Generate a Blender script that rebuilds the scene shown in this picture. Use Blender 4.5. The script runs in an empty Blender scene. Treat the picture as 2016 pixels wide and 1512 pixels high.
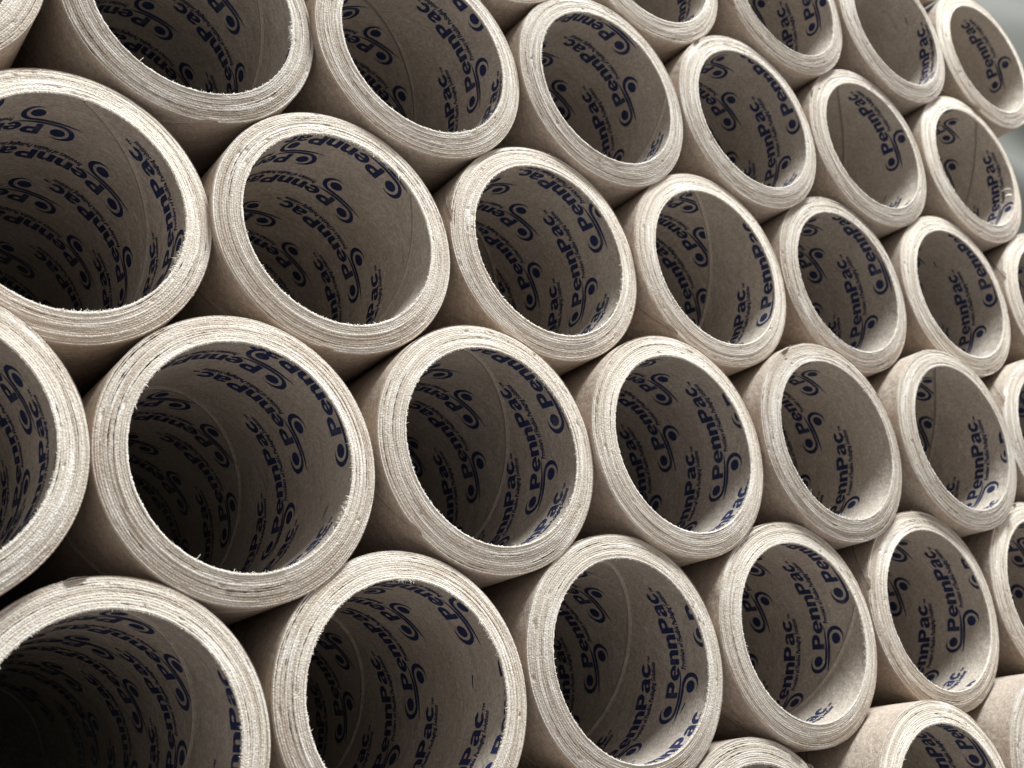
import bpy, bmesh, math, random
from mathutils import Vector, Matrix

S = 0.048            # metres per tube radius (outer radius of a tube = 48 mm)
RO, RI = 0.995, 0.785
LEN = 13.0           # tube length in radii
PI = math.pi
random.seed(11)
scene = bpy.context.scene
col = scene.collection

# ------------------------------------------------------------------ camera
# world axes: X along the rows, Y into the tubes, Z up; solved from the rims
cam_d = bpy.data.cameras.new('camera')
cam = bpy.data.objects.new('camera', cam_d)
col.objects.link(cam)
MX = (0.79792, 0.01611, 0.60255)
MY = (-0.57673, 0.31100, 0.75542)
MZ = (-0.17522, -0.95027, 0.25745)
cam.matrix_world = Matrix(((MX[0], -MX[1], -MX[2], 0),
                           (MY[0], -MY[1], -MY[2], 0),
                           (MZ[0], -MZ[1], -MZ[2], 0),
                           (0, 0, 0, 1)))
cam_d.sensor_width = 36.0
cam_d.lens = 36.0 * 2351.9 / 2016.0
cam_d.clip_start = 0.01
cam_d.clip_end = 50
cam_d.dof.use_dof = True
cam_d.dof.focus_distance = 9.0 * S
cam_d.dof.aperture_fstop = 22.0
scene.camera = cam

# ------------------------------------------------------------------ world (dim indoor ambience)
world = bpy.data.worlds.new('World')
scene.world = world
world.use_nodes = True
bg = world.node_tree.nodes['Background']
bg.inputs[0].default_value = (0.95, 0.96, 1.0, 1)
bg.inputs[1].default_value = 0.68

# ------------------------------------------------------------------ lamps: hall lights overhead
def area(name, loc, target, sx, sy, power, color):
    l = bpy.data.lights.new(name, 'AREA')
    l.shape = 'RECTANGLE'; l.size = sx; l.size_y = sy
    l.energy = power; l.color = color
    o = bpy.data.objects.new(name, l); col.objects.link(o)
    o.location = loc
    o.rotation_euler = (Vector(target) - Vector(loc)).to_track_quat('-Z', 'Y').to_euler()
    return o
CTR = Vector((8.0 * S, 7.1 * S, 2.5 * S))
area('ceiling_lamp', CTR + Vector((0.62, -0.70, 1.85)), CTR, 1.0, 0.45, 152, (0.84, 0.93, 1.0))

scene.view_settings.view_transform = 'Standard'
scene.view_settings.look = 'None'
scene.view_settings.exposure = 0.0
scene.view_settings.gamma = 1.0

# ------------------------------------------------------------------ materials
class NT:
    def __init__(s, name):
        s.m = bpy.data.materials.new(name); s.m.use_nodes = True
        s.t = s.m.node_tree; s.b = s.t.nodes['Principled BSDF']
    def n(s, typ, **kw):
        o = s.t.nodes.new(typ)
        for k, v in kw.items():
            if k.startswith('i_'):
                o.inputs[k[2:].replace('_', ' ')].default_value = v
            else: setattr(o, k, v)
        return o
    def l(s, a, b): s.t.links.new(a, b)
    def mix(s, fac, a, b, mode='MIX'):
        o = s.t.nodes.new('ShaderNodeMix'); o.data_type = 'RGBA'; o.blend_type = mode
        for sock, v in ((o.inputs[0], fac), (o.inputs[6], a), (o.inputs[7], b)):
            if isinstance(v, (int, float, tuple)): sock.default_value = v
            else: s.l(v, sock)
        return o.outputs[2]
    def ramp(s, src, stops):
        o = s.t.nodes.new('ShaderNodeValToRGB')
        while len(o.color_ramp.elements) < len(stops): o.color_ramp.elements.new(0.5)
        for e, (p, c) in zip(o.color_ramp.elements, stops):
            e.position = p; e.color = c if isinstance(c, tuple) else (c, c, c, 1)
        s.l(src, o.inputs[0]); return o.outputs[0]
    def uv(s, sx, sy):
        """uv of the mesh scaled, with a shift of its own on every object"""
        tc = s.n('ShaderNodeUVMap')
        mp = s.n('ShaderNodeMapping'); s.l(tc.outputs[0], mp.inputs[0])
        mp.inputs['Scale'].default_value = (sx, sy, 1)
        oi = s.n('ShaderNodeObjectInfo')
        mu = s.n('ShaderNodeMath', operation='MULTIPLY'); s.l(oi.outputs['Random'], mu.inputs[0]); mu.inputs[1].default_value = 37.0
        cb = s.n('ShaderNodeCombineXYZ'); s.l(mu.outputs[0], cb.inputs[2])
        s.l(cb.outputs[0], mp.inputs['Location'])
        return mp.outputs[0], oi.outputs['Random']
    def noise(s, vec, scale, detail=3, rough=0.6):
        o = s.n('ShaderNodeTexNoise'); s.l(vec, o.inputs['Vector'])
        o.inputs['Scale'].default_value = scale; o.inputs['Detail'].default_value = detail
        o.inputs['Roughness'].default_value = rough
        return o.outputs[0]
    def bump(s, h, strength, dist, prev=None):
        o = s.n('ShaderNodeBump'); s.l(h, o.inputs['Height'])
        o.inputs['Strength'].default_value = strength; o.inputs['Distance'].default_value = dist
        if prev: s.l(prev, o.inputs['Normal'])
        return o.outputs[0]

def rgb(r, g, b): return (r, g, b, 1)

def kraft(name, c1, c2, dark, spec):
    k = NT(name)
    v, rnd = k.uv(1, 1)
    big = k.noise(v, 2.2, 3)
    mott = k.noise(v, 26, 4, 0.65)
    vf, _ = k.uv(0.5, 1)
    fib = k.noise(vf, 80, 4, 0.7)
    fleck = k.noise(v, 60, 2, 0.5)
    c = k.mix(k.ramp(big, [(0.3, 0.0), (0.7, 1.0)]), c1, c2)
    c = k.mix(k.ramp(mott, [(0.35, 0.45), (0.65, 0.0)]), c, dark)
    c = k.mix(k.ramp(fib, [(0.36, 0.55), (0.52, 0.0)]), c, dark)
    c = k.mix(k.ramp(fib, [(0.54, 0.0), (0.72, 0.5)]), c, rgb(0.62, 0.54, 0.44))
    c = k.mix(k.ramp(fleck, [(0.27, 0.75), (0.32, 0.0)]), c, rgb(0.07, 0.05, 0.04))
    vsc, _ = k.uv(0.35, 2.2)
    scf = k.noise(vsc, 5.0, 4, 0.65)
    c = k.mix(k.ramp(scf, [(0.56, 0.0), (0.70, 0.35)]), c, dark)
    br = k.n('ShaderNodeMapRange'); k.l(rnd, br.inputs[0]); br.inputs[3].default_value = 0.86; br.inputs[4].default_value = 1.14
    c = k.mix(1.0, c, br.outputs[0], 'MULTIPLY')
    k.l(c, k.b.inputs['Base Color'])
    k.b.inputs['Roughness'].default_value = 0.72
    k.b.inputs['Specular IOR Level'].default_value = spec
    n1 = k.bump(fib, 0.35, 0.0004)
    n2 = k.bump(mott, 0.35, 0.0009, n1)
    n3 = k.bump(big, 0.35, 0.006, n2)
    k.l(n3, k.b.inputs['Normal'])
    return k.m
M_in = kraft('kraft_liner_paper', rgb(0.350, 0.283, 0.218), rgb(0.43, 0.358, 0.285), rgb(0.21, 0.172, 0.138), 0.25)
M_out = kraft('kraft_outer_paper', rgb(0.39, 0.300, 0.226), rgb(0.48, 0.380, 0.292), rgb(0.22, 0.168, 0.125), 0.35)

def cutpaper():
    k = NT('cut_paper_plies')
    v, rnd = k.uv(1, 1)
    vs, _ = k.uv(3.0, 60.0)
    vm, _ = k.uv(2.2, 24.0)
    streak = k.noise(vs, 1.0, 4, 0.7)
    streak2 = k.noise(vm, 1.0, 3, 0.6)
    fib = k.noise(v, 55, 4, 0.65)
    fine = k.noise(v, 95, 2, 0.6)
    at = k.n('ShaderNodeAttribute', attribute_name='ply')
    c = k.mix(at.outputs['Fac'], rgb(0.33, 0.252, 0.182), rgb(0.60, 0.520, 0.425))
    c = k.mix(k.ramp(streak, [(0.36, 0.35), (0.52, 0.0)]), c, rgb(0.33, 0.26, 0.20))
    c = k.mix(k.ramp(streak2, [(0.50, 0.0), (0.72, 0.6)]), c, rgb(0.80, 0.74, 0.66))
    c = k.mix(k.ramp(fib, [(0.36, 0.25), (0.5, 0.0)]), c, rgb(0.36, 0.29, 0.22))
    c = k.mix(k.ramp(fine, [(0.60, 0.0), (0.72, 0.55)]), c, rgb(0.80, 0.75, 0.68))
    br = k.n('ShaderNodeMapRange'); k.l(rnd, br.inputs[0]); br.inputs[3].default_value = 0.88; br.inputs[4].default_value = 1.10
    c = k.mix(1.0, c, br.outputs[0], 'MULTIPLY')
    k.l(c, k.b.inputs['Base Color'])
    k.b.inputs['Roughness'].default_value = 0.8
    k.b.inputs['Specular IOR Level'].default_value = 0.2
    n1 = k.bump(streak, 0.7, 0.0005)
    n2 = k.bump(fib, 0.45, 0.0005, n1)
    n3 = k.bump(fine, 0.3, 0.0003, n2)
    k.l(n3, k.b.inputs['Normal'])
    return k.m
M_cut = cutpaper()

def plain(name, c, rough=0.7, spec=0.3):
    k = NT(name); k.b.inputs['Base Color'].default_value = c
    k.b.inputs['Roughness'].default_value = rough; k.b.inputs['Specular IOR Level'].default_value = spec
    return k
kf = plain('torn_fibre', rgb(0.66, 0.595, 0.50)); M_fib = kf.m
kf.b.inputs['Subsurface Weight'].default_value = 0.0
M_edge = plain('liner_paper_edge', rgb(0.44, 0.385, 0.32)).m
M_ply = plain('under_ply', rgb(0.15, 0.112, 0.085), 0.8).m
def ink():
    k = NT('navy_print')
    tc = k.n('ShaderNodeTexCoord')
    nz = k.noise(tc.outputs['Object'], 2600, 2, 0.6)
    nb = k.noise(tc.outputs['Object'], 420, 2, 0.6)
    c = k.mix(k.ramp(nz, [(0.50, 0.0), (0.72, 0.5)]), rgb(0.011, 0.017, 0.055), rgb(0.06, 0.062, 0.08))
    c = k.mix(k.ramp(nb, [(0.5, 0.0), (0.8, 0.5)]), c, rgb(0.028, 0.036, 0.07))
    nw = k.noise(tc.outputs['Object'], 90, 4, 0.7)
    c = k.mix(k.ramp(nw, [(0.58, 0.0), (0.72, 0.45)]), c, rgb(0.12, 0.11, 0.11))
    k.l(c, k.b.inputs['Base Color'])
    k.b.inputs['Roughness'].default_value = 0.5
    k.b.inputs['Specular IOR Level'].default_value = 0.3
    return k.m
M_ink = ink()

# ------------------------------------------------------------------ mesh helpers
def link(name, me, mat, parent=None):
    o = bpy.data.objects.new(name, me); col.objects.link(o)
    if mat and not me.materials: me.materials.append(mat)
    if parent: o.parent = parent
    return o

def hash01(*a):
    x = math.sin(sum(v * k for v, k in zip(a, (12.9898, 78.233, 37.719, 4.581)))) * 43758.5453
    return x - math.floor(x)

class Ring:
    """smooth periodic random function of an angle"""
    def __init__(s, rng, fr):
        s.c = [(f, a * rng.uniform(-1, 1), rng.uniform(0, 2 * PI)) for f, a in fr]
    def __call__(s, t): return sum(a * math.sin(f * t + p) for f, a, p in s.c)

# tube wall: outer and inner skin, length along +Y, mouth at y = 0
def make_wall(mat, r, inner, seed):
    rng = random.Random(seed)
    NS = 160
    ys = [0.012, 0.05, 0.12, 0.3, 0.7, 1.4, 2.6, 5.0, LEN] if inner else [0.050, 0.09, 0.15, 0.5, 1.5, 4.0, LEN]
    wob = Ring(rng, [(2, .002), (3, .0015), (5, .001)])
    vs = []; fs = []; uvs = []
    for y in ys:
        for i in range(NS):
            t = 2 * PI * i / NS
            rr = r
            if not inner and y < 0.06: rr = r - 0.002
            vs.append((rr * math.cos(t) * S, y * S, rr * math.sin(t) * S))
    for j in range(len(ys) - 1):
        for i in range(NS):
            a = j * NS + i; b = j * NS + (i + 1) % NS
            q = (a, b, b + NS, a + NS)
            u0, u1 = 2 * PI * r * i / NS, 2 * PI * r * (i + 1) / NS
            uq = [(u0, ys[j]), (u1, ys[j]), (u1, ys[j + 1]), (u0, ys[j + 1])]
            if not inner: fs.append(q); uvs += uq
            else: fs.append(q[::-1]); uvs += uq[::-1]
    me = bpy.data.meshes.new('inner_liner' if inner else 'outer_wrap')
    me.from_pydata(vs, [], fs)
    uvl = me.uv_layers.new(name='UVMap')
    uvl.data.foreach_set("uv", [q for c in uvs for q in c])
    me.polygons.foreach_set('use_smooth', [True] * len(fs))
    me.materials.append(mat)
    return me
ME_OUT = make_wall(M_out, RO, False, 1)
ME_IN = make_wall(M_in, RI, True, 2)

# cut end: the edge of about fourteen wound plies, each with its own height, with splits between some
def make_cut(seed):
    rng = random.Random(seed)
    NT_ = 720
    NP = 13
    rows = []          # (radius fn, height fn, ply colour)
    edges = [RI]
    w = [rng.uniform(0.8, 1.25) for _ in range(NP)]
    tot = sum(w)
    for x in w: edges.append(edges[-1] + x / tot * (RO - RI))
    wav = [Ring(rng, [(1, .0022), (2, .0018), (3, .0014), (5, .0010), (9, .0008), (17, .0005)]) for _ in range(NP + 1)]
    def base(r): return 0.055 * max(0.0, (r - RI) / (RO - RI)) ** 1.3      # face falls away a little to the outside
    def amp(r):  # no wander at the outer and inner skin
        k = (r - RI) / (RO - RI); return min(1.0, 6 * k * (1 - k) + 0.15)
    crack = []
    for i in range(1, NP):
        arcs = []
        for _ in range(rng.choice([0, 1, 2, 2, 3, 4])):
            arcs.append((rng.uniform(0, 2 * PI), rng.uniform(0.05, 0.38), rng.uniform(0.0022, 0.0065)))
        crack.append(arcs)
    def cw(i, t):
        g = 0.0006
        for c, h, wd in crack[i - 1]:
            d = abs((t - c + PI) % (2 * PI) - PI)
            if d < h: g = max(g, wd * (1 - (d / h) ** 2) * (0.75 + 0.25 * math.sin(t * 61 + c * 9)))
        return g
    vs = []; plyv = []; rad = []
    lines = []
    for i in range(NP):
        hgt = rng.uniform(-0.0022, 0.0022)
        hf = Ring(rng, [(2, .0015), (5, .0014), (9, .0012), (23, .0008), (41, .0006)])
        colr = 0.65 * rng.random() + 0.40 * (1 - i / NP) ** 1.5
        if i == 0: colr = 0.95; hgt = -0.003
        if i == NP - 1: colr = 0.75
        for q, fr in enumerate((0.0, 0.5, 1.0)):
            lines.append((i, fr, hgt, hf, colr, 'p'))
        if i < NP - 1: lines.append((i + 1, 0, 0, None, 0.0, 'g'))
    rag = Ring(rng, [(13, .4), (29, .5), (47, .5), (83, .6)])
    nicks = [(rng.uniform(0, 2 * PI), rng.uniform(RI + .02, RO - .02), rng.uniform(.02, .06), rng.uniform(.004, .012)) for _ in range(14)]
    for (i, fr, hgt, hf, colr, kind) in lines:
        for k in range(NT_):
            t = 2 * PI * k / NT_
            if kind == 'g':
                r = edges[i] + wav[i](t) * amp(edges[i])
                g = cw(i, t)
                y = base(r) + min(0.05, 0.004 + g * 9)
                c = 0.1
            else:
                r0 = edges[i] + wav[i](t) * amp(edges[i]) + (cw(i, t) if i > 0 else 0)
                r1 = edges[i + 1] + wav[i + 1](t) * amp(edges[i + 1]) - (cw(i + 1, t) if i + 1 < NP else 0)
                r = r0 + (r1 - r0) * fr
                j = rng.uniform(-1, 1)
                y = base(r) + hgt + hf(t) + 0.0015 * j + (0.0016 if fr != 0.5 else -0.0006)
                if i == 0 and fr == 0.0:
                    r -= max(0, 0.004 * rng.uniform(-0.5, 1) + 0.004 * rag(t)); y += 0.002
                if i == NP - 1 and fr == 1.0: y += 0.004
                c = min(1, max(0, colr + rng.uniform(-.10, .10)))
                for (nt, nr, nw, nd) in nicks:
                    d = abs((t - nt + PI) % (2 * PI) - PI)
                    if d < nw and abs(r - nr) < 0.010: y += nd * (1 - d / nw)
            vs.append((r * math.cos(t) * S, y * S, r * math.sin(t) * S)); plyv.append(c); rad.append(r)
    n0 = len(lines)
    # inner and outer returns down to the skins
    for r, y, c in ((RO, 0.061, 0.5),):
        for k in range(NT_):
            t = 2 * PI * k / NT_
            vs.append((r * math.cos(t) * S, y * S, r * math.sin(t) * S)); plyv.append(c); rad.append(r + 0.01)
    first = len(vs)
    for k in range(NT_):
        t = 2 * PI * k / NT_
        vs.append((RI * math.cos(t) * S, 0.016 * S, RI * math.sin(t) * S)); plyv.append(0.8); rad.append(RI - .01)
    fs = []; uvs = []
    order = [('x', n0 + 1)] + [('l', j) for j in range(n0)] + [('l', n0)]
    idx = [first // NT_] + list(range(n0)) + [n0]
    for a, b in zip(idx[:-1], idx[1:]):
        for k in range(NT_):
            k2 = (k + 1) % NT_
            q = (a * NT_ + k, a * NT_ + k2, b * NT_ + k2, b * NT_ + k)
            fs.append(q)
            for v, kk in zip(q, (k, k + 1, k + 1, k)):
                uvs.append((2 * PI * kk / NT_ * 0.9, rad[v]))
    me = bpy.data.meshes.new('cut_end'); me.from_pydata(vs, [], fs)
    uvl = me.uv_layers.new(name='UVMap')
    uvl.data.foreach_set("uv", [q for c in uvs for q in c])
    at = me.attributes.new('ply', 'FLOAT', 'POINT'); at.data.foreach_set('value', plyv)
    me.materials.append(M_cut)
    me.update()
    return me
CUTS = [make_cut(100 + i) for i in range(7)]

# torn fibres standing off the inner edge (clusters), a few off the outer edge
def make_fibres(seed, dense, spots=None, grow=1.0):
    rng = random.Random(seed)
    vs = []; fs = []
    def strand(p, d, L, w):
        d = Vector(d).normalized()
        side = d.cross(Vector((rng.uniform(-1, 1), rng.uniform(-1, 1), rng.uniform(-1, 1))))
        if side.length < 1e-3: return
        side.normalize(); up = d.cross(side)
        bend = Vector((rng.uniform(-1, 1), rng.uniform(-1, 1), rng.uniform(-1, 1))) * L * 0.35
        base = len(vs)
        for j in range(3):
            f = j / 3
            c = Vector(p) + d * L * f + bend * f * f
            ww = w * (1 - 0.6 * f)
            for q in range(3):
                a = 2 * PI * q / 3
                vs.append(tuple((c + side * math.cos(a) * ww + up * math.sin(a) * ww) * S))
        vs.append(tuple((Vector(p) + d * L + bend) * S))
        for j in range(2):
            for q in range(3):
                a = base + j * 3 + q; b = base + j * 3 + (q + 1) % 3
                fs.append((a, b, b + 3, a + 3))
        for q in range(3): fs.append((base + 6 + q, base + 6 + (q + 1) % 3, base + 9))
    cl = spots or [(rng.uniform(0, 2 * PI), rng.uniform(0.15, 0.8)) for _ in range(4)]
    for _ in range(dense):
        if spots or rng.random() < 0.75:
            c, h = rng.choice(cl); t = rng.gauss(c, h * 0.5)
        else: t = rng.uniform(0, 2 * PI)
        rr = RI + 0.002
        p = (rr * math.cos(t), rng.uniform(-0.002, 0.012), rr * math.sin(t))
        a = rng.uniform(-0.9, 0.9)
        ct, st = math.cos(t), math.sin(t)
        inward = Vector((-ct, 0, -st)); tang = Vector((-st, 0, ct))
        d = inward * rng.uniform(0.3, 1.0) + tang * rng.uniform(-1.0, 1.0) + Vector((0, rng.uniform(-0.4, 0.6), 0))
        L = grow * rng.uniform(0.006, 0.019) * (2.0 if rng.random() < 0.03 else 1)
        strand(p, d, L, rng.uniform(0.0016, 0.0042))
    for _ in range(0 if spots else dense // 7):                 # fuzz on the cut face
        t = rng.uniform(0, 2 * PI); rr = rng.uniform(RI + .01, RO)
        ct, st = math.cos(t), math.sin(t)
        p = (rr * ct, 0.050 * ((rr - RI) / (RO - RI)) - 0.002, rr * st)
        tang = Vector((-st, 0, ct)); out = Vector((ct, 0, st))
        d = tang * rng.choice((-1, 1)) + out * rng.uniform(-0.4, 0.4) + Vector((0, -0.35, 0))
        strand(p, d, rng.uniform(0.01, 0.025), 0.0013)
    me = bpy.data.meshes.new('torn_fibres'); me.from_pydata(vs, [], fs); me.materials.append(M_fib)
    me.polygons.foreach_set('use_smooth', [True] * len(fs))
    return me
FIBS = [make_fibres(300 + i, 460) for i in range(6)]

# spiral direction of the liner strip on the unrolled wall (s = arc, z = depth)
TH = math.radians(-35.5)
UX, UZ = math.cos(TH), math.sin(TH)
WX, WZ = -math.sin(TH), math.cos(TH)
CIRC = 2 * PI * RI
WSTRIP = CIRC * WX

def on_wall(s, z, r=RI):
    t = s / RI
    return (r * math.cos(t) * S, z * S, r * math.sin(t) * S)

def seam_mesh(ws, r, sgn, z1, gap=0.0075, lift=0.010):
    """butt joint of the liner strip: two slightly raised lips with the groove between them"""
    vs = []; fs = []
    prof = [(-gap * 4.5, 0.0), (-gap * 1.0, lift * .85), (-gap * 0.62, lift), (-gap * .55, 0.0005), (gap * .55, 0.0005), (gap * 0.62, lift * .75), (gap * 1.0, lift * .65), (gap * 4.0, 0.0)]
    n = 0
    N = 260
    sA = (ws - WZ * 0.022) / WX
    sB = (ws - WZ * z1) / WX
    for k in range(N + 1):
        s = sA + (sB - sA) * k / N
        z = (ws - s * WX) / WZ
        for (dw, h) in prof:
            ss = s + dw * WX; zz = z + dw * WZ
            vs.append(on_wall(ss, max(zz, 0.018), r + sgn * (h - 0.0004)))
    m = len(prof)
    for k in range(N):
        for j in range(m - 1):
            a = k * m + j
            fs.append((a, a + 1, a + 1 + m, a + m))
    me = bpy.data.meshes.new('liner_seam'); me.from_pydata(vs, [], fs)
    uvl = me.uv_layers.new(name='UVMap')
    for p in me.polygons:
        for li in p.loop_indices:
            v = me.vertices[me.loops[li].vertex_index].co
            uvl.data[li].uv = (math.atan2(v.z, v.x) * RI, v.y / S)
    me.materials.append(M_in if sgn < 0 else M_out); me.materials.append(M_edge); me.materials.append(M_ply)
    me.polygons.foreach_set('material_index', [{1: 1, 2: 1, 3: 2}.get(k % (m - 1), 0) for k in range(len(fs))])
    return me

# ------------------------------------------------------------------ the printed mark, drawn flat in cap heights then rolled onto the wall
EM = 0.145
def arc(cx, cy, rx, ry, a0, a1, n):
    return [(cx + rx * math.cos(math.radians(a0 + (a1 - a0) * i / n)), cy + ry * math.sin(math.radians(a0 + (a1 - a0) * i / n))) for i in range(n + 1)]
GL = {
 'P': (1.02, [[(0, 0), (0, 1), (.56, 1)] + arc(.58, .67, .37, .33, 88, -88, 12) + [(.33, .34), (.33, 0)],
              [(.33, .57), (.33, .78)] + arc(.52, .675, .11, .105, 90, -90, 6)]),
 'e': (.92, [arc(.44, .37, .44, .40, -3, 322, 26) + arc(.45, .36, .15, .18, 322, 200, 6) + [(.30, .30), (.88, .30)],
             [(.29, .45)] + arc(.44, .47, .14, .125, 175, 5, 8) + [(.59, .45)]]),
 'n': (.92, [[(0, 0), (0, .75), (.30, .75), (.30, .66)] + arc(.54, .47, .29, .30, 118, 0, 9) + [(.83, 0), (.52, 0), (.52, .44)] + arc(.42, .44, .10, .11, 0, 180, 6) + [(.32, 0)]]),
 'a': (.90, [[(.53, .0), (.50, .07), (.40, .00), (.26, -.03), (.12, -.01), (.03, .08), (.0, .21), (.04, .33), (.14, .41), (.30, .45), (.46, .47), (.51, .50),
              (.49, .56), (.42, .59), (.34, .57), (.31, .52), (.05, .54), (.10, .66), (.22, .74), (.42, .78), (.62, .75), (.75, .67), (.80, .54), (.80, .12), (.85, 0)],
             [(.50, .34), (.38, .30), (.31, .25), (.32, .18), (.39, .15), (.46, .18), (.51, .25)]]),
 'c': (.86, [arc(.43, .37, .43, .40, 28, 332, 24) + arc(.44, .37, .15, .17, 322, 38, 10)]),
}
def curve_mesh(polys):
    cu = bpy.data.curves.new('tmp', 'CURVE'); cu.dimensions = '2D'; cu.fill_mode = 'BOTH'
    for pts in polys:
        sp = cu.splines.new('POLY'); sp.points.add(len(pts) - 1)
        for p, (x, y) in zip(sp.points, pts): p.co = (x, y, 0, 1)
        sp.use_cyclic_u = True
    o = bpy.data.objects.new('tmp', cu); col.objects.link(o)
    bpy.context.view_layer.update()
    me = o.evaluated_get(bpy.context.evaluated_depsgraph_get()).to_mesh()
    V = [tuple(v.co[:2]) for v in me.vertices]; F = [tuple(p.vertices) for p in me.polygons]
    bpy.data.objects.remove(o); bpy.data.curves.remove(cu)
    return V, F
def text_mesh(body, size, shear=0.0, offset=0.0, res=1, extent=None):
    cu = bpy.data.curves.new('tmp', 'FONT'); cu.body = body; cu.size = size; cu.shear = shear; cu.offset = offset; cu.resolution_u = res
    cu.fill_mode = 'BOTH'
    o = bpy.data.objects.new('tmp', cu); col.objects.link(o)
    bpy.context.view_layer.update()
    me = o.evaluated_get(bpy.context.evaluated_depsgraph_get()).to_mesh()
    V = [tuple(v.co[:2]) for v in me.vertices]; F = [tuple(p.vertices) for p in me.polygons]
    bpy.data.objects.remove(o); bpy.data.curves.remove(cu)
    if extent:
        x0 = min(v[0] for v in V); x1 = max(v[0] for v in V)
        V = [((v[0] - x0) * extent / (x1 - x0), v[1]) for v in V]
    return V, F

def logo_flat():
    V = []; F = []
    def add(v, f, dx=0, dy=0, sc=1.0):
        b = len(V); V.extend([(x * sc + dx, y * sc + dy) for x, y in v]); F.extend([tuple(i + b for i in q) for q in f])
    x = 0.80; yb = -0.45
    for ch in 'PennPac':
        adv, polys = GL[ch]
        v, f = curve_mesh(polys); add(v, f, x, yb); x += adv * 0.985
    v, f = text_mesh('TM', 0.27, 0, 0.012); add(v, f, x + .02, yb - 0.02)
    def disc(cx, cy, r):
        n = 22; v = [(cx, cy)] + [(cx + r * 1.03 * math.cos(2 * PI * i / n), cy + r * math.sin(2 * PI * i / n)) for i in range(n)]
        add(v, [(0, i + 1, (i + 1) % n + 1) for i in range(n)])
    def swoosh(flip):
        # crescent round the dot that runs on as a long tapering stroke under the word
        out = []; inn = []
        n = 26
        for i in range(n + 1):
            ph = math.radians(62 + (270 - 62) * i / n); u = i / n
            ri = 0.535
            th = 0.33 * math.sin(min(1, u * 1.15) * PI * 0.5) ** 1.3 * (1 - 0.44 * max(0, (u - .5) / .5)) + 0.004
            out.append(((ri + th) * math.cos(ph), (ri + th) * math.sin(ph)))
            inn.append((ri * math.cos(ph), ri * math.sin(ph)))
        p0 = Vector((0, -0.535 - 0.0975)); 
        th0 = (Vector(out[-1]) - Vector(inn[-1])).length
        p0 = (Vector(out[-1]) + Vector(inn[-1])) / 2
        p1 = Vector((0.7, -0.605)); p2 = Vector((1.5, -0.59)); p3 = Vector((2.35, -0.53))
        m = 22
        for i in range(1, m + 1):
            t = i / m
            c = p0 * (1 - t) ** 3 + p1 * 3 * t * (1 - t) ** 2 + p2 * 3 * t * t * (1 - t) + p3 * t ** 3
            w = max(th0 * 0.5, 0.082) * (1 - t ** 2.6) ** 0.85 + 0.005
            out.append((c.x, c.y - w)); inn.append((c.x, c.y + w))
        v = []
        for a, b in zip(out, inn): v += [a, b]
        if flip: v = [(1.47 - px, -1.44 - py) for px, py in v]
        add(v, [(2 * i, 2 * i + 1, 2 * i + 3, 2 * i + 2) for i in range(len(out) - 1)])
    disc(0, 0, 0.345); disc(1.47, -1.44, 0.345)
    swoosh(False); swoosh(True)
    v, f = text_mesh('Providers of Flexible Packaging Solutions', 0.56, 0.28, 0.022, 1, 4.9)
    add([(px, py * 0.95 + 0.02 * px) for px, py in v], f, 2.42, yb - 0.50)
    # to wall coordinates (s, z): reading direction is nearly round the tube
    c6, s6 = 0.9945, 0.105
    W = [((x * c6 + y * s6) * EM, (-x * s6 + y * c6) * EM) for x, y in V]
    return W, F
LOGO_V, LOGO_F = logo_flat()

def roll(V, F, name, s0=0.0, z0=0.0):
    vs = [on_wall(s + s0, z + z0, RI - 0.0016) for s, z in V]
    me = bpy.data.meshes.new(name); me.from_pydata(vs, [], F)
    me.materials.append(M_ink)
    return me
ME_LOGO = roll(LOGO_V, LOGO_F, 'printed_logo')

def clipped(s0, z0, planes):
    """logo at (s0, z0) cut by half planes (point, inward normal) on the unrolled wall"""
    bm = bmesh.new()
    bv = [bm.verts.new((s + s0, z + z0, 0)) for s, z in LOGO_V]
    for f in LOGO_F:
        try: bm.faces.new([bv[i] for i in f])
        except ValueError: pass
    for (px, pz), (nx, nz) in planes:
        g = bm.verts[:] + bm.edges[:] + bm.faces[:]
        bmesh.ops.bisect_plane(bm, geom=g, plane_co=(px, pz, 0), plane_no=(nx, nz, 0), clear_inner=True)
    if not bm.faces: bm.free(); return None
    bm.verts.index_update()
    V = [(v.co.x, v.co.y) for v in bm.verts]; F = [tuple(v.index for v in f.verts) for f in bm.faces]
    bm.free()
    return roll(V, F, 'printed_logo')

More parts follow.
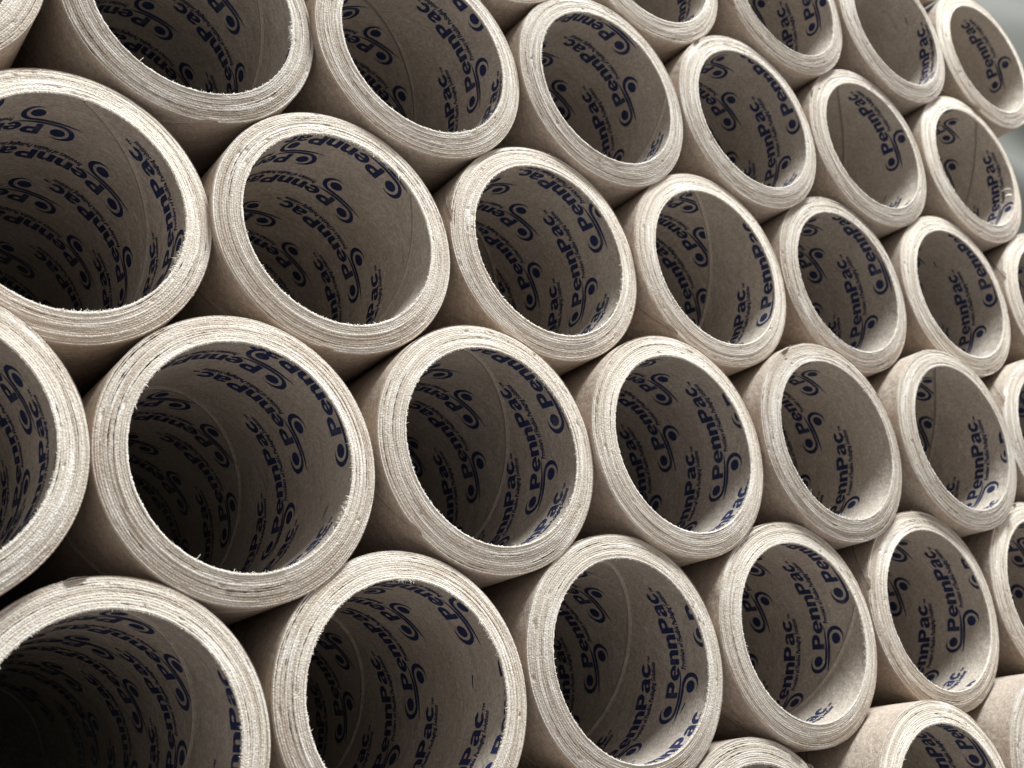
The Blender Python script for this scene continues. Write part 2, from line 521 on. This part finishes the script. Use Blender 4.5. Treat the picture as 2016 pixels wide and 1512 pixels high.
# ------------------------------------------------------------------ the pile
# name of row, place: (x, y, z) in tube radii from the lens
POS = {
'A1':(1.367,7.130,5.438),'A2':(3.427,7.202,5.417),'A3':(5.409,7.127,5.376),'A4':(7.427,7.100,5.373),'A5':(9.421,7.077,5.366),
'A6':(11.420,7.069,5.359),'A7':(13.421,7.028,5.344),'Z4':(8.452,7.092,7.095),'Z5':(10.455,7.012,7.081),'Z6':(12.458,6.974,7.075),
'Z7':(14.464,6.987,7.050),'B1':(2.389,7.235,3.669),'B2':(4.368,7.178,3.651),'B3':(6.394,7.170,3.656),'B4':(8.386,7.132,3.645),
'B5':(10.385,7.135,3.641),'B6':(12.387,7.101,3.628),'B7':(14.387,7.060,3.592),'C0':(1.330,7.010,1.995),'C1':(3.342,7.099,1.885),
'C2':(5.379,7.100,1.921),'C3':(7.373,7.062,1.901),'C4':(9.379,7.014,1.894),'C5':(11.388,6.965,1.880),'C6':(13.395,7.005,1.856),
'D1':(2.310,7.101,0.185),'D2':(4.334,7.126,0.194),'D3':(6.355,7.115,0.194),'D4':(8.371,7.096,0.184),'D5':(10.374,7.087,0.182),
'D6':(12.370,7.054,0.166),'E4':(7.362,7.135,-1.556),'E5':(9.370,6.771,-1.576),'E6':(11.372,6.765,-1.579),
'Z3':(6.452,7.092,7.094),
'Y4':(7.45,7.134,8.839),'Y5':(9.457,7.106,8.828),'Y6':(11.463,7.078,8.817),'Y7':(13.47,7.05,8.800),'Z1':(2.414,7.191,7.160),'Z2':(4.421,7.163,7.150),
'A0':(-.66,7.221,5.45),'B0':(0.369,7.194,3.69),'C7':(15.41,6.972,1.864),'D0':(0.27,7.169,0.216),'D7':(14.379,6.974,0.137),
'E1':(1.316,7.143,-1.533),'E2':(3.323,7.115,-1.534),'E3':(5.33,7.087,-1.545),'E7':(13.38,6.975,-1.59),
}
HIDDEN = {'Y4','Y5','Y6','Y7','Z1','Z2','A0','B0','C7','D0','D7','E1','E2','E3','E7'}

# print on the unrolled liner of each tube, read from the photograph: seam offset,
# rows (w, phase u, umin, umax) on the deep side of the seam, rows on the mouth side
A = lambda w, u, lo=-9, hi=9: (w, u, lo, hi)
PR = {
'A2': (.48, [A(.89,-.80), A(1.71,-.13)], [A(-.65,-1.12)]),
'A3': (1.23, [A(1.46,.02)], [A(.34,-.36), A(-.46,-1.05)]),
'A4': (.05, [A(.57,-.22), A(1.39,-.26)], [A(-.54,-1.31)]),
'A5': (-.95, [A(.16,-.70), A(.98,-.04), A(-.69,-1.49,-1.6,9)], []),
'A6': (.93, [A(1.55,.1)], [A(.29,-.14,-.3,.2), A(-.55,-.8)]),
'A7': (.50, [A(.87,.42)], [A(-.13,-.74)]),
'Z3': (.4, [A(.9,.1)], []), 
'Z4': (1.0, [A(1.3,.1)], [A(-.1,-.9)]),
'Z5': (-.7, [A(.20,-.24), A(1.02,-.3)], []),
'Z6': (1.4, [A(1.6,.2)], [A(-.28,-.81)]),
'Z7': (-.8, [A(.31,-.25,-.3,.2), A(1.13,-.9,-9,-.8)], []),
'B1': (.64, [A(1.06,-.12), A(1.82,-.15)], [A(.06,-.52), A(-.72,-.5)]),
'B2': (.24, [A(1.06,.04), A(1.87,0), A(.45,.35,.3,.6), A(.25,-1.39,-1.5,-1.3)], []),
'B3': (1.61, [A(1.95,.05)], [A(.35,-.66), A(1.15,.05), A(-.47,-1.35)]),
'B4': (.77, [A(.89,-.03), A(1.70,-.1)], [A(-.16,-.45)]),
'B5': (-.65, [A(.18,-.76), A(1.0,-.09)], []),
'B6': (-.12, [A(.12,-.04), A(1.1,.3)], []),
'B7': (.6, [A(1.0,.1)], [A(.0,-.5)]),
'C0': (1.9, [A(2.1,-.1)], [A(-.11,-.81), A(.55,-.06), A(1.3,-.1)]),
'C1': (1.59, [A(1.78,.09)], [A(.74,-.32,-1.9,9), A(.14,-.04,-.1,.3), A(.01,-1.71,-1.8,-1.6), A(-.59,-1.45)]),
'C2': (.81, [A(1.22,-.15), A(2.03,-.2)], [A(.26,-.62), A(-.55,-1.32)]),
'C3': (-1.2, [A(.14,-.54), A(.94,.2), A(-.69,-1.29)], []),
'C4': (-.7, [A(.08,-1.06,-9,-1.0), A(.89,-.37)], []),
'C5': (.80, [A(.96,.29)], [A(-.11,-.89), A(-.93,-1.62)]),
'C6': (.5, [A(.9,.1)], [A(-.2,-.4)]),
'D1': (.66, [A(.82,-.23), A(1.55,-.83)], [A(-.26,-.64)]),
'D2': (1.75, [A(2.0,-.1)], [A(1.06,-.06), A(.47,.18,.1,.5), A(.3,-1.58,-2.4,-1.5), A(-.33,-1.27)]),
'D3': (.83, [A(1.19,-.22), A(2.0,-.3)], [A(.08,-.65), A(-.77,-1.37)]),
'D4': (.11, [A(.29,-.56), A(1.12,-.55)], [A(-.71,-1.78,-2.6,-1.7)]),
'D5': (-.75, [A(.15,-.54), A(.97,-.52), A(-.67,-1.7)], []),
'D6': (.4, [A(.8,.0)], [A(-.2,-.6)]),
'E4': (.9, [A(1.1,.0)], [A(.1,-.3)]),
'E5': (-.8, [A(.37,-.5), A(1.18,-.2)], []),
'E6': (.9, [A(1.1,.0)], [A(.1,-.3)]),
'A1': (1.1, [A(1.3,.1)], [A(.1,-.3)]),
}
PU = 0.733
def logo_spots(n):
    ws, up, dn = PR[n]
    out = []
    rows = [(r, 'a') for r in up] + [(r, 'b') for r in dn]
    last = up[-1] if up else None
    full = [r for r in up if r[2] <= -8]
    last = max(full, key=lambda r: r[0]) if full else (ws + .4, 0.1, -9, 9)
    w, u = last[0], last[1]
    while w + 0.815 < ws + WSTRIP - 0.2:
        w += 0.815; u -= 0.04; rows.append(((w, u, -9, 9), 'a'))
    w = ws + WSTRIP + 0.3; u = hash01(ord(n[0]), int(n[1])) * .7
    for _ in range(3):
        rows.append(((w, u, -9, 9), 'd')); w += 0.815
    for (w, u0, lo, hi), side in rows:
        for k in range(-9, 9):
            u = u0 + k * PU
            if u < lo or u > hi: continue
            s = u * UX + w * WX; z = u * UZ + w * WZ
            if not -2.7 < s < 2.3 or z < -1.0 or z > 3.9: continue
            out.append((s, z, side))
    return out, ws

LABELS = {
'Z3': 'tube showing only a thin sliver of rim at the top edge of the photo',
'Z4': 'tube cut off by the top edge, leftmost of the four in the uppermost row',
'Z5': 'tube cut off by the top edge, second of four in the uppermost row',
'Z6': 'tube cut off by the top edge, blank inside with one print at its right',
'Z7': 'tube in the top right corner with the brightest rim, against grey green',
'A1': 'tube in the top left corner, only its lower right rim visible',
'A2': 'big tube cut off by the top edge, next to the top left corner tube',
'A3': 'tube near the top with a dark blank patch left of its curved seam',
'A4': 'tube whose rim just touches the top edge, centre of the photo, densely printed',
'A5': 'tube diagonally right below the one just touching the top edge, printed all through',
'A6': 'tube holding one lone complete print with a dark seam at its left',
'A7': 'tube at the upper right with a torn paper curl inside its lower right rim',
'B1': 'big tube cut off by the left edge, upper of two, its seam curving down inside',
'B2': 'tube with ragged torn fibres at its top inner edge and a blank right wall',
'B3': 'densely printed tube right of the one with ragged fibres at its top edge',
'B4': 'tube with a broad blank band between deep print and print at its right rim',
'B5': 'tube right of the one with a broad blank band, pale blank paper lower right',
'B6': 'tube directly below the one with the torn paper curl, near the right edge',
'B7': 'upper of the two bright rim slivers cut off by the right edge',
'C0': 'tube cut off by the left edge at mid height, only its right part showing',
'C1': 'largest whole tube, left of centre, nearly black deep inside with a thin seam',
'C2': 'tube at the centre with a thin pale seam curving through its print',
'C3': 'tube just right of the centre one, packed with print and without a seam',
'C4': 'tube with a blank right half and two prints stacked at its left',
'C5': 'tube near the right edge with a bold seam and pale lit paper below',
'C6': 'lower of the two bright rim slivers cut off by the right edge',
'D1': 'tube in the bottom left corner, nearest to the lens and nearly black inside',
'D2': 'big tube cut off by the bottom edge, next to the bottom left corner tube',
'D3': 'tube touching the bottom edge with a curved seam and readable small tagline print',
'D4': 'lower right tube with a diagonal seam and a frayed right inner edge',
'D5': 'lower right tube with two clear prints and a smooth bright lower lip',
'D6': 'tube cut off by the right edge, right of the one with a smooth lower lip',
'Y7': 'tube above the top right ones, only its dark outer wrap peeking out behind them',
'E4': 'bottom row tube with only the top arc of its cracked rim showing',
'E5': 'bottom row tube jutting forward, lit outer wrap left of its rim',
'E6': 'tube in the bottom right corner, mostly its pale lit outer wrap showing',
}

def visible_in(cw, s, z):
    """can the lens, or a lens a step aside, see the wall point through the mouth"""
    t = s / RI
    p = Vector((cw[0] + RI * math.cos(t), cw[1] + z, cw[2] + RI * math.sin(t)))
    if z <= 0: return False
    f = (cw[1]) / p[1]
    q = p * f
    return math.hypot(q[0] - cw[0], q[2] - cw[2]) < RI * 1.15

ROOTS = {}
GROUP = 'kraft cardboard tubes stacked in the pile'
k = 0
for n, (x, y, z) in POS.items():
    k += 1
    root = bpy.data.objects.new('cardboard_tube', None); col.objects.link(root)
    root.location = (x * S, (y - 0.025) * S, z * S)
    ov = 0.007 * (2 * hash01(k, 23) - 1)                 # cores are never quite round
    root.scale = (1 + ov, 1, 1 - ov)
    ROOTS[n] = root
    root.empty_display_size = 0.02
    root['category'] = 'cardboard tube'; root['group'] = GROUP
    root['label'] = LABELS.get(n, 'kraft cardboard tube of the pile just outside the picture')
    link('outer_wrap', ME_OUT, None, root).rotation_euler = (0, hash01(k, 3) * 6.28, 0)
    link('inner_liner', ME_IN, None, root).rotation_euler = (0, hash01(k, 5) * 6.28, 0)
    ce = link('cut_end', CUTS[k % len(CUTS)], None, root)
    ce.rotation_euler = (0, hash01(k, 7) * 6.28, 0)
    if n in HIDDEN: continue
    fb = link('torn_fibres', FIBS[k % len(FIBS)], None, root)
    fb['kind'] = 'stuff'
    fb.rotation_euler = (0, hash01(k, 11) * 6.28, 0)
    spots, ws = logo_spots(n)
    if ws > 0:
        link('liner_seam', seam_mesh(ws, RI, -1, 4.2), None, root)
    else:
        link('liner_seam', seam_mesh(ws + WSTRIP, RI, -1, 4.2), None, root)
    oseam = link('wrap_seam', seam_mesh(0.3 + hash01(k, 13) * 1.5, RO * 1.0, 1, 4.5, 0.008, 0.003), None, root)
    oseam.rotation_euler = (0, hash01(k, 17) * 6.28, 0)
    for (s, zz, side) in spots:
        pts = [(s + a * EM * 1.0, zz - a * EM * 0.105 + b * EM) for a in (-.6, 1.5, 3, 5, 7) for b in (-1.2, 0.4)]
        if not any(visible_in((x, y, z), a, b) for a, b in pts): continue
        planes = []
        if min(p[1] for p in pts) < 0.03 + 0.12: planes.append(((0, 0.024), (0, 1)))
        wv = [p[0] * WX + p[1] * WZ for p in pts]
        if min(wv) < ws < max(wv) + 0.15 and side in 'ab':
            nrm = (WX, WZ) if side == 'a' else (-WX, -WZ)
            e = 0.006
            planes.append(((ws * WX + nrm[0] * e, ws * WZ + nrm[1] * e), nrm))
        if planes:
            me = clipped(s, zz, planes)
            if me is None: continue
            link('printed_logo', me, None, root)
        else:
            o = link('printed_logo', ME_LOGO, None, root)
            o.rotation_euler = (0, -s / RI, 0); o.location = (0, zz * S, 0)

# small printed register ticks, each on the liner where the photograph shows one
def tick(n, s, z, L=0.11):
    V = [(s - .006, z), (s - L * .3, z + .012), (s - L, z + .035), (s - L * .5, z + .034), (s, z + .013)]
    link('printed_tick', roll(V, [tuple(range(len(V)))], 'printed_tick'), None, ROOTS[n])
for n, s_, z_ in (('D2', .09, .385), ('C1', -.31, .32), ('A6', -.33, .455), ('Z6', .44, .21), ('B6', .745, .485), ('D3', -.42, .245)):
    tick(n, s_, z_)
# the curl of torn liner inside the lower right rim of one tube
def curl(n, s, L, w, turns, seed):
    rng = random.Random(seed)
    vs = []; fs = []
    t0 = s / RI
    c0 = Vector((RI * math.cos(t0), 0.03, RI * math.sin(t0)))
    inw = Vector((-math.cos(t0), 0, -math.sin(t0))); tan = Vector((-math.sin(t0), 0, math.cos(t0))); dep = Vector((0, 1, 0))
    m = 18
    for i in range(m + 1):
        f = i / m
        a = f * turns * 2 * PI
        rad = 0.035 * (1 - 0.55 * f)
        c = c0 + inw * (0.02 + L * f * 0.7 + rad * math.sin(a)) + dep * (0.03 * f + rad * (1 - math.cos(a))) + tan * (-0.25 * L * f)
        ww = w * (1 - 0.4 * f) * (1 + 0.15 * rng.uniform(-1, 1))
        vs += [tuple((c - tan * ww) * S), tuple((c + tan * ww) * S)]
    for i in range(m): fs.append((2 * i, 2 * i + 1, 2 * i + 3, 2 * i + 2))
    me = bpy.data.meshes.new('paper_curl'); me.from_pydata(vs, [], fs); me.materials.append(M_fib)
    me.polygons.foreach_set('use_smooth', [True] * len(fs))
    o = link('paper_curl', me, None, ROOTS[n])
    so = o.modifiers.new('thickness', 'SOLIDIFY'); so.thickness = 0.00025
curl('A7', -.30, .11, .009, 0.9, 3)
curl('A7', -.20, .15, .004, 0.5, 4)
# tufts of torn liner fibre hanging at the inner edge of some tubes: (tube, arc, spread, count, length)
for q, (n, sp, h, cnt, g) in enumerate((('B2', .80, .30, 150, 2.3), ('B2', 1.15, .30, 90, 1.6), ('A2', -.12, .12, 110, 2.2), ('B1', -.35, .16, 110, 1.9),
        ('C1', -.42, .14, 120, 2.0), ('D2', 1.15, .10, 40, 2.0), ('D2', .35, .25, 70, 1.6), ('D4', -.15, .25, 130, 1.9), ('C4', -1.3, .3, 90, 1.8),
        ('B3', -.25, .25, 110, 1.7), ('C2', .55, .25, 100, 1.7), ('A6', -.45, .12, 50, 1.6))):
    me = make_fibres(900 + q, cnt, [(sp / RI, h)], g)
    o = link('fibre_tuft', me, None, ROOTS[n]); o['kind'] = 'stuff'

# ------------------------------------------------------------------ background to the upper right: cloudy stretch film hanging beyond the pile's end, hall wall behind
def film():
    vs = []; fs = []
    nu, nv = 90, 90
    rng = random.Random(5)
    for j in range(nv + 1):
        for i in range(nu + 1):
            u, v = i / nu, j / nv
            x = 15.6 + u * 22; z = 0.0 + v * 16
            d = u * 0.8 + v * 1.0
            y = 13.5 - 3.0 * u + 0.60 * math.sin(11 * d + 2.2 * math.sin(3 * v)) + 0.30 * math.sin(21 * (u * .5 + v) + 1.3) + 0.12 * math.sin(47 * (v + .2 * u)) * math.sin(7 * u)
            vs.append((x * S, y * S, z * S))
    for j in range(nv):
        for i in range(nu):
            a = j * (nu + 1) + i
            fs.append((a, a + 1, a + nu + 2, a + nu + 1))
    me = bpy.data.meshes.new('stretch_film'); me.from_pydata(vs, [], fs)
    me.polygons.foreach_set('use_smooth', [True] * len(fs))
    kk = plain('cloudy_film', rgb(0.098, 0.094, 0.078), 0.45, 0.4)
    kk.b.inputs['Transmission Weight'].default_value = 0.0
    o = link('stretch_film', me, kk.m)
    so = o.modifiers.new('thickness', 'SOLIDIFY'); so.thickness = 0.0006
    o['label'] = 'cloudy grey green folded sheet, out of focus behind the right end of the pile'
    o['category'] = 'plastic sheet'
    return o
film()
def wall():
    bm = bmesh.new()
    bmesh.ops.create_cube(bm, size=1.0, matrix=Matrix.Translation((1.0, 1.35, 0.6)) @ Matrix.Diagonal((9, 0.12, 5, 1)))
    me = bpy.data.meshes.new('back_wall'); bm.to_mesh(me); bm.free()
    kk = plain('painted_wall', rgb(0.40, 0.41, 0.36), 0.8)
    nz = kk.noise(kk.n('ShaderNodeTexCoord').outputs['Object'], 3.0, 3)
    kk.l(kk.mix(nz, rgb(0.34, 0.35, 0.31), rgb(0.46, 0.47, 0.42)), kk.b.inputs['Base Color'])
    o = link('back_wall', me, kk.m); o['kind'] = 'structure'
wall()
print('objects', len(bpy.data.objects))
